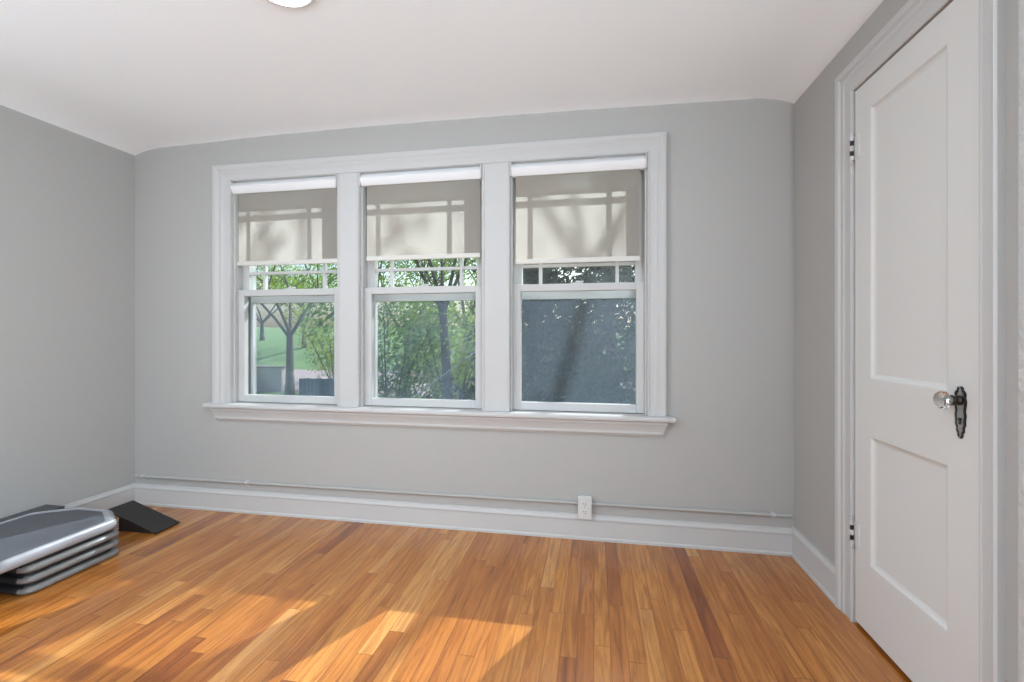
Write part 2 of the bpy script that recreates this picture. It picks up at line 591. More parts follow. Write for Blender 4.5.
def make_window(n, x0, x1):
    wd = empty('window_%d' % n, ((x0 + x1) / 2, YB + 0.08, WZ0), kind='structure')
    # jamb linings with stops
    bm = bmesh.new()
    box(bm, x0 - 0.022, x0, YB, YB + 0.19, 0.655, WZ1)
    box(bm, x1, x1 + 0.022, YB, YB + 0.19, 0.655, WZ1)
    box(bm, x0, x1, YB, YB + 0.19, WZ1, WZ1 + 0.012)
    for s, xx in ((1, x0), (-1, x1)):
        box(bm, *sorted((xx, xx + s * 0.010)), YB + 0.012, YB + 0.036, 0.668, WZ1)
    box(bm, x0, x1, YB + 0.012, YB + 0.036, WZ1 - 0.010, WZ1)
    box(bm, x0, x1, YB + 0.17, YB + 0.24, 0.62, 0.672)          # outer sill
    finish('window_frame', bm, M_trim, wd, bevel=0.001)
    bm = bmesh.new()
    for s_, xx in ((1, x0), (-1, x1)):
        box(bm, *sorted((xx, xx + s_ * 0.005)), YB + 0.080, YB + 0.150, 0.672, 1.338)
        box(bm, *sorted((xx, xx + s_ * 0.005)), YB + 0.116, YB + 0.150, 1.338, WZ1)
    finish('side_track', bm, M_track, wd)
    # lower sash
    bm = bmesh.new()
    ya, yb = YB + 0.040, YB + 0.076
    frame(bm, x0 + 0.002, x1 - 0.002, ya, yb, 0.674, 1.376, 0.050, 0.050, 0.044, 0.040)
    ls = finish('lower_sash', bm, M_trim, wd, bevel=0.003)
    bm = bmesh.new()
    box(bm, x0 + 0.05, x1 - 0.05, YB + 0.057, YB + 0.060, 0.716, 1.338)
    finish('glass_pane', bm, M_glass, ls)
    bm = bmesh.new()
    xm = (x0 + x1) / 2
    box(bm, xm - 0.03, xm + 0.03, ya + 0.004, yb - 0.004, 1.376, 1.381)
    lathe(bm, [(0, 0.012), (0.008, 0.012), (0.011, 0.008), (0.013, 0.0)], (xm, YB + 0.058, 1.380), (0, 0, 1), 16)
    box(bm, xm - 0.004, xm + 0.034, YB + 0.052, YB + 0.062, 1.384, 1.391)
    finish('sash_lock', bm, M_paintsteel, ls)
    # upper sash with small outer lights
    bm = bmesh.new()
    ya, yb = YB + 0.080, YB + 0.114
    frame(bm, x0 + 0.002, x1 - 0.002, ya, yb, 1.340, WZ1 - 0.002, 0.052, 0.052, 0.034, 0.048)
    us = finish('upper_sash', bm, M_trim, wd, bevel=0.003)
    bm = bmesh.new()
    gx0, gx1, gz0, gz1 = x0 + 0.054, x1 - 0.054, 1.374, WZ1 - 0.05
    for x in (gx0 + 0.103, gx1 - 0.095):
        box(bm, x - 0.009, x + 0.009, ya + 0.004, yb - 0.004, gz0, gz1)
    for z in (1.484, gz1 - 0.098):
        box(bm, gx0, gx1, ya + 0.005, yb - 0.005, z - 0.009, z + 0.009)
    finish('muntin', bm, M_trim, us, bevel=0.002)
    bm = bmesh.new()
    box(bm, gx0, gx1, YB + 0.099, YB + 0.101, gz0, gz1)
    finish('glass_pane', bm, M_glass, us)
    # storm window outside
    bm = bmesh.new()
    frame(bm, x0 + 0.001, x1 - 0.001, YB + 0.150, YB + 0.185, 0.672, WZ1 - 0.002, 0.019, 0.019, 0.022, 0.022)
    box(bm, x0 + 0.018, x1 - 0.018, YB + 0.150, YB + 0.182, 1.300, 1.352)
    sf = finish('storm_frame', bm, M_alu, wd, bevel=0.002)
    bm = bmesh.new()
    box(bm, x0 + 0.019, x1 - 0.019, YB + 0.172, YB + 0.174, 0.69, 1.302)
    finish('insect_screen', bm, M_screen, sf)
    bm = bmesh.new()
    box(bm, x0 + 0.019, x1 - 0.019, YB + 0.160, YB + 0.162, 1.334, WZ1 - 0.02)
    finish('storm_pane', bm, M_glass, sf)


for i, (a, b) in enumerate(WX):
    make_window(i + 1, a, b)
w4 = empty('window_4', (-3.06, (SW[0] + SW[1]) / 2, SW[2]), kind='structure')  # unseen window, added to go with the side fill strips
bm = bmesh.new()
for y0_, y1_, z0_, z1_ in ((SW[0], SW[0] + 0.04, SW[2], SW[3]), (SW[1] - 0.04, SW[1], SW[2], SW[3]), (SW[0], SW[1], SW[2], SW[2] + 0.04), (SW[0], SW[1], SW[3] - 0.04, SW[3])):
    box(bm, -3.14, -3.09, y0_, y1_, z0_, z1_)
finish('window_frame', bm, M_trim, w4)
bm = bmesh.new()
box(bm, -3.12, -3.117, SW[0] + 0.03, SW[1] - 0.03, SW[2] + 0.03, SW[3] - 0.03)
finish('glass_pane', bm, M_glass, w4)

w5 = empty('window_5', (XR + 0.08, -1.0, RW[2]), kind='structure')  # unseen window, added to go with the right fill strips
bm = bmesh.new()
for y0_, y1_, z0_, z1_ in ((RW[0], RW[0] + 0.04, RW[2], RW[3]), (RW[1] - 0.04, RW[1], RW[2], RW[3]), (RW[0], RW[1], RW[2], RW[2] + 0.04), (RW[0], RW[1], RW[3] - 0.04, RW[3])):
    box(bm, XR + 0.04, XR + 0.09, y0_, y1_, z0_, z1_)
finish('window_frame', bm, M_trim, w5)
bm = bmesh.new()
box(bm, XR + 0.06, XR + 0.063, RW[0] + 0.03, RW[1] - 0.03, RW[2] + 0.03, RW[3] - 0.03)
finish('glass_pane', bm, M_glass, w5)

# ------------------------------------------------------------------ roller shades
SH = [(1.520, 'white roller shade half lowered in the left window'),
      (1.527, 'white roller shade half lowered in the middle window'),
      (1.483, 'white roller shade in the right window, lowered slightly further')]
for (x0, x1), (zb, lab) in zip(WX, SH):
    t = empty('roller_shade', ((x0 + x1) / 2, YB, WZ1 - 0.02), lab, 'window shade', 'roller shades in the triple window')
    bm = bmesh.new()
    za, zc = 1.968, 2.042
    cs = [(0.034, za), (0.034, zc), (0.020, zc), (0.012, zc - 0.004), (-0.014, zc - 0.032), (-0.016, zc - 0.037), (-0.014, zc - 0.042), (0.000, za + 0.004), (0.004, za)]
    prism(bm, cs, lambda u, v, s: (s, YB + u - 0.006, v), x0 + 0.010, x1 - 0.010)
    finish('cassette', bm, M_case, t, smooth=40)
    for s in (x0 + 0.001, x1 - 0.010):
        bm = bmesh.new()
        box(bm, s, s + 0.009, YB - 0.020, YB + 0.030, za - 0.002, zc - 0.001)
        finish('end_bracket', bm, M_paintsteel, t, bevel=0.002)
    bm = bmesh.new()
    xa, xb = x0 + (0.042 if x1 < -0.5 else 0.030), x1 - (0.006 if x1 < -1.0 else 0.014 if x1 < -0.5 else 0.038)
    n = 12
    f0 = [bm.verts.new((xa + (xb - xa) * i / n, YB + 0.003 + 0.0015 * math.sin(i * 1.1 + x0 * 9), za + 0.004)) for i in range(n + 1)]
    f1 = [bm.verts.new((xa + (xb - xa) * i / n, YB + 0.004 + 0.0025 * math.sin(i * 0.8 + x0 * 5), zb + 0.02)) for i in range(n + 1)]
    for i in range(n):
        bm.faces.new([f0[i], f0[i + 1], f1[i + 1], f1[i]])
    finish('shade_fabric', bm, M_shade, t, smooth=True)
    bm = bmesh.new()
    box(bm, xa - 0.002, xb + 0.002, YB - 0.004, YB + 0.011, zb, zb + 0.027)
    finish('hem_bar', bm, M_hem, t, bevel=0.004)

# ------------------------------------------------------------------ closet door in the right wall
DX = XR - 0.006                  # door face
dr = empty('door_1', (DX, 1.642, 0.0), kind='structure', label='white two-panel closet door with glass knob')
px = lambda u, v, t: (DX - t, u, v)
bm = bmesh.new()
y0, y1, z0, z1 = 1.358, 1.926, 0.016, 2.014
pans = [(1.468, 1.832, 0.935, 1.912), (1.468, 1.832, 0.262, 0.730)]
# front face of stiles and rails at t=0, panels recessed
yy = [y0, 1.468, 1.832, y1]
zz = [z0, 0.262, 0.730, 0.935, 1.912, z1]
V = {}
for i, y in enumerate(yy):
    for k, z in enumerate(zz):
        V[i, k] = bm.verts.new(px(y, z, 0))
for i in range(3):
    for k in range(5):
        if i == 1 and k in (1, 3):
            continue
        bm.faces.new([V[i, k], V[i + 1, k], V[i + 1, k + 1], V[i, k + 1]])
for k in (1, 3):
    ring = [V[1, k], V[2, k], V[2, k + 1], V[1, k + 1]]
    a0, a1, c0, c1 = yy[1], yy[2], zz[k], zz[k + 1]
    prev = ring
    for ins, dep in ((0.004, -0.001), (0.010, -0.007), (0.019, -0.010)):
        cur = [bm.verts.new(px(u, v, dep)) for u, v in ((a0 + ins, c0 + ins), (a1 - ins, c0 + ins), (a1 - ins, c1 - ins), (a0 + ins, c1 - ins))]
        for q in range(4):
            bm.faces.new([prev[q], prev[(q + 1) % 4], cur[(q + 1) % 4], cur[q]])
        prev = cur
    bm.faces.new(prev)
back = [bm.verts.new(px(u, v, -0.034)) for u, v in ((y0, z0), (y1, z0), (y1, z1), (y0, z1))]
bm.faces.new(back)
bot = [V[i, 0] for i in range(4)]
bm.faces.new(bot + [back[1], back[0]])
bm.faces.new([V[i, 5] for i in range(4)] + [back[2], back[3]])
bm.faces.new([V[0, k] for k in range(6)] + [back[3], back[0]])
bm.faces.new([V[3, k] for k in range(6)] + [back[2], back[1]])
leaf = finish('door_leaf', bm, M_door, dr)
for zc in (1.800, 0.345):
    bm = bmesh.new()
    yk = 1.930
    for q in range(5):
        a = zc - 0.048 + q * 0.0192
        tube(bm, (DX - 0.010, yk, a + 0.0009), (DX - 0.010, yk, a + 0.0183), 0.0078 if q % 2 == 0 else 0.0060, n=14)
    tube(bm, (DX - 0.010, yk, zc - 0.054), (DX - 0.010, yk, zc + 0.054), 0.0042, n=10)
    for s in (-1, 1):
        lathe(bm, [(0.0, 0.0062), (0.006, 0.0078), (0.010, 0.004), (0.013, 0.0)], (DX - 0.010, yk, zc + s * 0.049), (0, 0, s), 12)
    h = finish('hinge', bm, M_paintsteel, dr, smooth=40)
    h.data.materials.append(M_iron)
    for p in h.data.polygons:
        f_ = (p.center.z - (zc - 0.048)) / 0.0192
        if int(f_) in (1, 3) and 0.15 < f_ % 1 < 0.85 and 0 < f_ < 5:
            p.material_index = 1
    bm = bmesh.new()
    box(bm, DX - 0.0025, DX + 0.002, yk - 0.034, yk - 0.003, zc - 0.045, zc + 0.045)
    finish('hinge_leaf', bm, M_door, h, bevel=0.001)

# ornate long escutcheon
KY, KZ = 1.421, 0.917
bm = bmesh.new()
zs = [(0.955, 0.004), (0.951, 0.010), (0.946, 0.009), (0.942, 0.015), (0.934, 0.019), (0.925, 0.0175), (0.915, 0.0205), (0.903, 0.019), (0.890, 0.0165),
      (0.876, 0.019), (0.864, 0.017), (0.852, 0.0175), (0.842, 0.013), (0.833, 0.0135), (0.826, 0.008), (0.820, 0.0085), (0.814, 0.003)]
rng = [((KY + wv, z), (KY - wv, z)) for z, wv in zs]
outl = [r[0] for r in rng] + [r[1] for r in reversed(rng)]
cy, cz = KY, 0.885
A = [bm.verts.new(px(u, v, 0.0)) for u, v in outl]
B = [bm.verts.new(px(u, v, 0.0035)) for u, v in outl]
C = [bm.verts.new(px(cy + (u - cy) * 0.80, cz + (v - cz) * 0.95, 0.0048)) for u, v in outl]
D = [bm.verts.new(px(cy + (u - cy) * 0.62, cz + (v - cz) * 0.90, 0.0022)) for u, v in outl]
n = len(outl)
for P, Q in ((A, B), (B, C), (C, D)):
    for i in range(n):
        bm.faces.new([P[i], P[(i + 1) % n], Q[(i + 1) % n], Q[i]])
m_ = len(rng)
for i in range(m_ - 1):
    bm.faces.new([D[i], D[i + 1], D[n - 2 - i], D[n - 1 - i]])
plate = finish('escutcheon', bm, M_iron, dr, smooth=35)
plate.data.materials.append(M_steel)  # brighter face stands in for the plate's white reflection
for p in plate.data.polygons:
    if abs(p.center.y - KY) < 0.003 and p.normal.x < -0.7:
        p.material_index = 1
bm = bmesh.new()
lathe(bm, [(0.0, 0.0042), (0.0028, 0.0042), (0.0028, 0)], px(KY, 0.866, 0.0022), (-1, 0, 0), 12)
prism(bm, [(KY - 0.0016, 0.852), (KY + 0.0016, 0.852), (KY + 0.0016, 0.865), (KY - 0.0016, 0.865)], lambda u, v, t: (t, u, v), DX - 0.002, DX - 0.0052)
finish('keyhole', bm, M_dark, plate)
kn = bmesh.new()
lathe(kn, [(0.003, 0.013), (0.007, 0.0135), (0.010, 0.010), (0.013, 0.0085), (0.016, 0.0085), (0.018, 0.012), (0.022, 0.0145), (0.025, 0.013)], (DX, KY, KZ), (-1, 0, 0), 24)
col = finish('knob_collar', kn, M_iron, dr, smooth=35)
M_knob = bpy.data.materials.new('clear_glass_knob')
M_knob.use_nodes = True
kb = M_knob.node_tree.nodes['Principled BSDF']
kb.inputs['Transmission Weight'].default_value = 1.0
kb.inputs['Roughness'].default_value = 0.02
kb.inputs['IOR'].default_value = 1.5
kn = bmesh.new()
lathe(kn, [(0.0245, 0.0), (0.0245, 0.0125), (0.028, 0.0125), (0.032, 0.018), (0.038, 0.0235), (0.0445, 0.0252), (0.050, 0.0235), (0.056, 0.017), (0.0585, 0.010), (0.0585, 0.0)], (DX, KY, KZ), (-1, 0, 0), 12)
finish('door_knob', kn, M_knob, dr, label='faceted clear glass knob')
kn = bmesh.new()
lathe(kn, [(0.0255, 0.0), (0.0255, 0.010), (0.031, 0.008), (0.038, 0.004), (0.042, 0.0)], (DX, KY, KZ), (-1, 0, 0), 12)
finish('knob_core', kn, M_steel, dr)

# door casing and jamb
bm = bmesh.new()
prof = [(0, 0), (0, 0.015), (0.05, 0.019), (0.12, 0.019), (0.16, 0.015), (0.45, 0.015), (0.52, 0.020), (0.60, 0.020), (0.68, 0.018), (0.76, 0.027), (0.93, 0.029), (1.0, 0.022), (1.0, 0)]
casing(bm, DY0 + 0.002, DY1 + 0.002, 0.0, DZ1 - 0.002, 0.060, 0.112, 0.112, prof, lambda u, v, t: (XR - t * 0.8, u, v))
finish('trim_6', bm, M_trim, kind='structure', label='moulded white casing around the closet door')

# ------------------------------------------------------------------ outlet
t = empty('electrical_outlet', (-0.05, YB - 0.02, 0.18), 'white surface-mounted double socket above the back baseboard', 'outlet')
bm = bmesh.new()
box(bm, -0.078, -0.016, YB - 0.034, YB, 0.124, 0.232)
finish('socket_box', bm, M_socket, t, bevel=0.003)
bm = bmesh.new()
box(bm, -0.083, -0.011, YB - 0.039, YB - 0.033, 0.118, 0.238)
pl_ = finish('cover_plate', bm, M_socket, t, bevel=0.003)
for z in (0.157, 0.199):
    bm = bmesh.new()
    o = []
    for i in range(20):
        a = 2 * math.pi * i / 20
        o.append((-0.047 + 0.017 * math.cos(a), z + max(-0.0135, min(0.0135, 0.017 * math.sin(a)))))
    prism(bm, o, lambda u, v, s: (u, s, v), YB - 0.0415, YB - 0.038)
    r = finish('receptacle', bm, M_socket, pl_)
    bm = bmesh.new()
    for dx in (-0.0065, 0.0065):
        box(bm, -0.047 + dx - 0.0012, -0.047 + dx + 0.0012, YB - 0.0419, YB - 0.041, z - 0.001, z + 0.007)
    tube(bm, (-0.047, YB - 0.041, z - 0.007), (-0.047, YB - 0.0419, z - 0.007), 0.0024, n=10)
    sl_ = finish('socket_slots', bm, M_dark, t)
bm = bmesh.new()
tube(bm, (-0.047, YB - 0.038, 0.178), (-0.047, YB - 0.0402, 0.178), 0.0032, n=12)
finish('screw', bm, M_steel, pl_)

# ------------------------------------------------------------------ conduit along the wall
t = empty('wall_conduit', (-1.0, YB - 0.012, 0.185), 'thin painted cable pipe clipped along the wall above the baseboard', 'pipe')
bm = bmesh.new()
zc0, zc1 = 0.182, 0.196
zz = lambda x: zc0 + (zc1 - zc0) * (x + 2.9) / 3.85
tube(bm, (-2.915, YB - 0.011, zz(-2.915)), (-0.078, YB - 0.011, zz(-0.078)), 0.0085, n=14)
tube(bm, (-0.016, YB - 0.011, zz(-0.016)), (0.965, YB - 0.011, zz(0.965)), 0.0085, n=14)
finish('pipe', bm, M_wall, t, smooth=50)
for x in (-2.86, -2.10, 0.88):
    bm = bmesh.new()
    box(bm, x - 0.010, x + 0.010, YB - 0.003, YB, zz(x) - 0.020, zz(x) + 0.011)
    tube(bm, (x - 0.009, YB - 0.011, zz(x)), (x + 0.009, YB - 0.011, zz(x)), 0.0105, n=14)
    tube(bm, (x, YB - 0.002, zz(x) - 0.0145), (x, YB - 0.006, zz(x) - 0.0145), 0.004, n=8)
    finish('pipe_clip', bm, M_paintsteel, t, smooth=40)

# ------------------------------------------------------------------ ceiling lamps


def ceiling_lamp(x, y, label, watts=LAMP_W):
    z = 2.322
    t = empty('ceiling_light', (x, y, z), label, 'ceiling light', 'round flush ceiling lights')
    bm = bmesh.new()
    lathe(bm, [(0.0, 0.118), (0.004, 0.118), (0.014, 0.112), (0.018, 0.104), (0.018, 0.098), (0.0, 0.098)], (x, y, z), (0, 0, -1), 48)
    finish('trim_ring', bm, M_case, t, smooth=35)
    bm = bmesh.new()
    lathe(bm, [(0.006, 0.0985), (0.016, 0.0985), (0.021, 0.085), (0.024, 0.05), (0.025, 0.0)], (x, y, z), (0, 0, -1), 48)
    em = bpy.data.materials.get('lit_diffuser')
    if em is None:
        em = bpy.data.materials.new('lit_diffuser')
        em.use_nodes = True
        b = em.node_tree.nodes['Principled BSDF']
        b.inputs['Base Color'].default_value = (0.9, 0.9, 0.88, 1)
        b.inputs['Emission Color'].default_value = (1.0, 0.985, 0.96, 1)
        b.inputs['Emission Strength'].default_value = 6.0
    finish('diffuser', bm, em, t, smooth=True)
    ld = bpy.data.lights.new('lamp_glow', 'AREA')
    ld.shape = 'DISK'
    ld.size = 0.20
    ld.energy = watts
    ld.color = (0.80, 0.90, 1.0)
    lo = bpy.data.objects.new('lamp_glow', ld)
    lo.location = (0, 0, -0.03)
    lo.parent = t
    COL.objects.link(lo)


ceiling_lamp(-1.07, 1.415, 'round white flush ceiling light glowing above the floor, at the top edge of the picture')
ceiling_lamp(-2.10, -0.60, 'round white flush ceiling light added unseen behind the viewer as fill', 42.0)  # unseen lamp, added to even out the room light

# ------------------------------------------------------------------ aerobic step and risers


def octo(x0, x1, y0, y1, c, inset=0.0, n=4):
    """rounded/chamfered outline"""
    x0 += inset; x1 -= inset; y0 += inset; y1 -= inset
    c = max(c - inset * 0.6, 0.004)
    pts = []
    for cx, cy, a0 in ((x1 - c, y1 - c, 0), (x0 + c, y1 - c, 90), (x0 + c, y0 + c, 180), (x1 - c, y0 + c, 270)):
        for i in range(n + 1):
            a = math.radians(a0 + 90 * i / n)
            pts.append((cx + c * math.cos(a), cy + c * math.sin(a)))
    return pts


def loft(bm, rings, close_top=True, close_bot=True):
    R = [[bm.verts.new(p) for p in r] for r in rings]
    n = len(R[0])
    for A, B in zip(R, R[1:]):
        for i in range(n):
            bm.faces.new([A[i], A[(i + 1) % n], B[(i + 1) % n], B[i]])
    if close_bot:
        bm.faces.new(R[0][::-1])
    if close_top:
        bm.faces.new(R[-1])
    return R


def chamfer_outline(x0, x1, y0, y1, cx, cy, r=0.03, inset=0.0):
    """rectangle with long cut corners, the cut corners softened"""
    x0 += inset; x1 -= inset; y0 += inset; y1 -= inset
    P = [Vector(p) for p in ((x1, y0 + cy), (x1, y1 - cy), (x1 - cx, y1), (x0 + cx, y1), (x0, y1 - cy), (x0, y0 + cy), (x0 + cx, y0), (x1 - cx, y0))]
    out_ = []
    n = len(P)
    for i in range(n):
        a, p, b = P[i - 1], P[i], P[(i + 1) % n]
        p0 = p + (a - p).normalized() * r
        p1 = p + (b - p).normalized() * r
        for k in range(4):
            s = k / 3
            q = p0 * (1 - s) ** 2 + p * 2 * s * (1 - s) + p1 * s * s
            out_.append((q.x, q.y))
    return out_


SX0, SX1, SY0, SY1 = -2.850, -2.325, 0.55, 1.975      # step plan
ZT = 0.184
step = empty('aerobic_step', ((SX0 + SX1) / 2, (SY0 + SY1) / 2, 0.132), 'long silver-grey exercise step with dark top mat, on stacked risers at left', 'exercise step')
def so_(ins): return chamfer_outline(SX0, SX1, SY0, SY1, 0.15, 0.10, 0.016, ins)
bm = bmesh.new()
rings = []
for ins, z in ((0.005, 0.138), (0.0, 0.143), (0.0, 0.164), (0.004, 0.175), (0.010, 0.181), (0.016, ZT), (0.021, ZT), (0.028, 0.178)):
    rings.append([(x, y, z) for x, y in so_(ins)])
rings.append([(x, y, 0.178) for x, y in so_(0.07)])
loft(bm, rings)
finish('step_deck', bm, M_step, step, smooth=50)
bm = bmesh.new()
loft(bm, [[(x, y, z) for x, y in so_(i)] for i, z in ((0.032, 0.1775), (0.032, 0.1795), (0.035, 0.1805), (0.075, 0.1805))])
finish('top_mat', bm, M_stepmat, step, smooth=40, label='dark textured rubber top mat')
RZ = [0.002, 0.047, 0.092]
RL = ['grey plastic riser block, bottom of the stack under the exercise step',
      'grey plastic riser block, middle of the stack under the exercise step',
      'grey plastic riser block, topmost directly beneath the exercise step']


def make_riser(z, lab):
    x0, x1, y0, y1 = -2.840, -2.318, 1.500, 1.905
    t = empty('step_riser', ((x0 + x1) / 2, (y0 + y1) / 2, z), lab, 'riser', 'stacked step risers')
    bm = bmesh.new()
    R = []
    for ins, dz in ((0.030, 0.0), (0.010, 0.001), (0.002, 0.006), (0.0, 0.013), (0.002, 0.020), (0.007, 0.026), (0.016, 0.029), (0.034, 0.029), (0.040, 0.026)):
        R.append([(x, y, z + dz) for x, y in octo(x0, x1, y0, y1, 0.05, ins)])
    R.append([(x, y, z + 0.026) for x, y in octo(x0, x1, y0, y1, 0.05, 0.15)])
    loft(bm, R)
    rim = finish('rim', bm, M_riser, t, smooth=55)
    rim.data.materials.append(M_risershade)          # shade under the deck, painted into the near end
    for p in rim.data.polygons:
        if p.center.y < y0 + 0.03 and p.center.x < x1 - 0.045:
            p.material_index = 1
    bm = bmesh.new()
    loft(bm, [[(x, y, z + dz) for x, y in octo(x0, x1, y0, y1, 0.05, ins)] for ins, dz in ((0.026, 0.025), (0.026, 0.0445))])
    finish('stacking_lug', bm, M_risershade, t)  # dark colour stands for the shade in the gap between risers
    return t


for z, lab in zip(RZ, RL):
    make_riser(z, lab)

# ------------------------------------------------------------------ slant board on the floor
import mathutils
sb = empty('slant_board', (-2.36, 2.17, 0.0), 'black wedge-shaped slant board on the floor beside the exercise step', 'slant board')
ang = math.atan2(0.100, 0.31)
bm = bmesh.new()
L_, W0, W1 = 0.345, 2.100, 2.252
ca, sa = math.cos(ang), math.sin(ang)


def pl(s, d, y):                # s along slope from low edge, d below the surface
    return (-2.353 - s * ca - d * sa * -1 * -1, y, 0.012 + s * sa - d * ca)


prism(bm, [(0, 0), (L_, 0), (L_, 0.011), (0.004, 0.011)], lambda u, v, t: pl(u, v, t), W0, W1)
top_ = finish('slant_deck', bm, M_rubber, sb, bevel=0.003)
bm = bmesh.new()
prism(bm, [(0.0, 0.001), (0.012, 0.001), (0.012, 0.088), (0.0, 0.088)], lambda u, v, t: (-2.60 - u, t, v * 0.78), W0 + 0.012, W1 - 0.012)
finish('support_leg', bm, M_rubber, sb)
for y in (W0 + 0.012, W1 - 0.022):
    bm = bmesh.new()
    prism(bm, [(-2.40, 0.001), (-2.60, 0.001), (-2.60, 0.072), (-2.40, 0.010)], lambda u, v, t: (u, t, v), y, y + 0.010)
    finish('side_support', bm, M_rubber, sb)

bm = bmesh.new()
prism(bm, [(-2.925, 1.25), (-2.868, 1.25), (-2.868, 1.875), (-2.80, 1.935), (-2.80, 1.984), (-2.925, 1.984)], lambda u, v, t: (u, v, t), 0.0, 0.1745)
finish('exercise_board', bm, M_rubber2, bevel=0.003, label='dark grey board standing between the exercise step and left wall', cat='board')

# ------------------------------------------------------------------ outdoors
M_bark = mat('grey_bark', srgb(96, 88, 84), 0.9, bump=0.6, bscale=22, vary=0.3, vscale=7)
M_bark2 = mat('dark_bark', srgb(64, 56, 48), 0.9, bump=0.6, bscale=22, vary=0.3, vscale=7)
M_lawn = mat('spring_lawn', srgb(98, 132, 78), 0.95, vary=0.4, vscale=0.8, bump=0.5, bscale=30)
M_drive = mat('pale_concrete', srgb(150, 136, 138), 0.9, vary=0.08, vscale=2)
M_leafA = leaf_material('fresh_leaves', srgb(92, 128, 48), srgb(150, 176, 70))
M_leafB = leaf_material('mid_green_leaves', srgb(58, 98, 40), srgb(118, 156, 62))
M_leafC = leaf_material('dark_conifer_needles', srgb(18, 36, 30), srgb(44, 68, 46), 3)
M_leafY = leaf_material('yellow_green_leaves', srgb(112, 142, 46), srgb(172, 184, 74))
GZ = -1.03
bm = bmesh.new()
vs = [(-60, 2.9), (30, 2.9), (30, 15.0), (-60, 15.0)]
bm.faces.new([bm.verts.new((x, y, GZ)) for x, y in vs])
finish('lawn', bm, M_lawn, kind='structure')
bm = bmesh.new()
bm.faces.new([bm.verts.new(p) for p in ((-60, 15, GZ), (30, 15, GZ), (30, 25, GZ + 0.02), (-60, 25, GZ + 0.02))])
finish('driveway', bm, M_drive, kind='structure')
bm = bmesh.new()
prev = None
random.seed(3)
for j, (y, z) in enumerate(((25, GZ), (28, -0.45), (32, 0.35), (38, 1.2), (50, 1.9), (70, 2.4))):
    row = [bm.verts.new((-75 + 105 * i / 12, y, z + (random.uniform(-0.15, 0.15) if j else 0))) for i in range(13)]
    if prev:
        for i in range(12):
            bm.faces.new([prev[i], prev[i + 1], row[i + 1], row[i]])
    prev = row
finish('hillside', bm, M_lawn, kind='structure', smooth=True)


def leaves(bm, c, r, n, size, rnd, sq=1.0):
    for _ in range(n):
        while True:
            p = Vector((rnd.uniform(-1, 1), rnd.uniform(-1, 1), rnd.uniform(-1, 1)))
            if p.length <= 1:
                break
        p = Vector(c) + Vector((p.x * r, p.y * r, p.z * r * sq))
        d = Vector((rnd.gauss(0, 1), rnd.gauss(0, 1), rnd.gauss(0, 1))).normalized()
        a = d.orthogonal().normalized() * size * rnd.uniform(0.6, 1.3)
        b = d.cross(a) * 0.55
        bm.faces.new([bm.verts.new(p - a), bm.verts.new(p + b * 0.9), bm.verts.new(p + a), bm.verts.new(p - b * 0.9)])


def tree(name, x, y, height, tr, crown0, spread, nleaf, lsize, label, cat, leafm, bark, seed, levels=3, group=None, sq=1.0, fan=0.75, gz=GZ, lean=0.0, lr=0.55, minlev=None):
    rnd = random.Random(seed)
    t = empty(name, (x, y, gz), label, cat, group)
    wood, lf = bmesh.new(), bmesh.new()
    tips = []

    def grow(p, d, length, r, lev):
        q = p + d * length * 0.5 + Vector((rnd.uniform(-1, 1), rnd.uniform(-1, 1), 0)) * length * 0.05
        e = q + (d + Vector((rnd.uniform(-.12, .12), rnd.uniform(-.12, .12), 0.05))).normalized() * length * 0.5
        tube(wood, p, q, r, r * 0.82, 8, False)
        tube(wood, q, e, r * 0.82, r * 0.62, 8, False)
        tips.append((e, lev))
        tips.append((q, lev))
        if lev >= levels:
            return
        k = rnd.choice((3, 4)) if lev < 2 else 3
        a0 = rnd.uniform(0, 6.28)
        for i in range(k):
            a = a0 + 6.28 * i / k + rnd.uniform(-.4, .4)
            side = Vector((math.cos(a), math.sin(a), 0))
            nd = (d * rnd.uniform(0.75, 1.0) + side * fan * rnd.uniform(0.6, 1.1)).normalized()
            grow(e, nd, length * rnd.uniform(0.6, 0.8), r * 0.5, lev + 1)
    tube(wood, (x, y, gz - 0.05), (x + lean * 0.3, y, gz + (crown0 - gz) * 0.4), tr * 1.35, tr, 12, True)
    top_p = Vector((x + lean, y, crown0))
    tube(wood, (x + lean * 0.3, y, gz + (crown0 - gz) * 0.4), top_p, tr, tr * 0.8, 12, False)
    k = 5
    a0 = rnd.uniform(0, 6.28)
    for i in range(k):
        a = a0 + 6.28 * i / k + rnd.uniform(-.3, .3)
        d = Vector((math.cos(a) * spread, math.sin(a) * spread, 1)).normalized()
        grow(top_p - Vector((0, 0, rnd.uniform(0, 0.3))), d, height * rnd.uniform(0.30, 0.4), tr * 0.45, 1)
    pts = [p for p, l in tips if l >= (levels - 1 if minlev is None else minlev)] or [p for p, l in tips]
    per = max(1, nleaf // max(1, len(pts)))
    for p in pts:
        leaves(lf, p, lr, per, lsize, rnd, sq)
    finish('trunk', wood, bark, t, smooth=True)
    finish('foliage', lf, leafm, t)
    return t


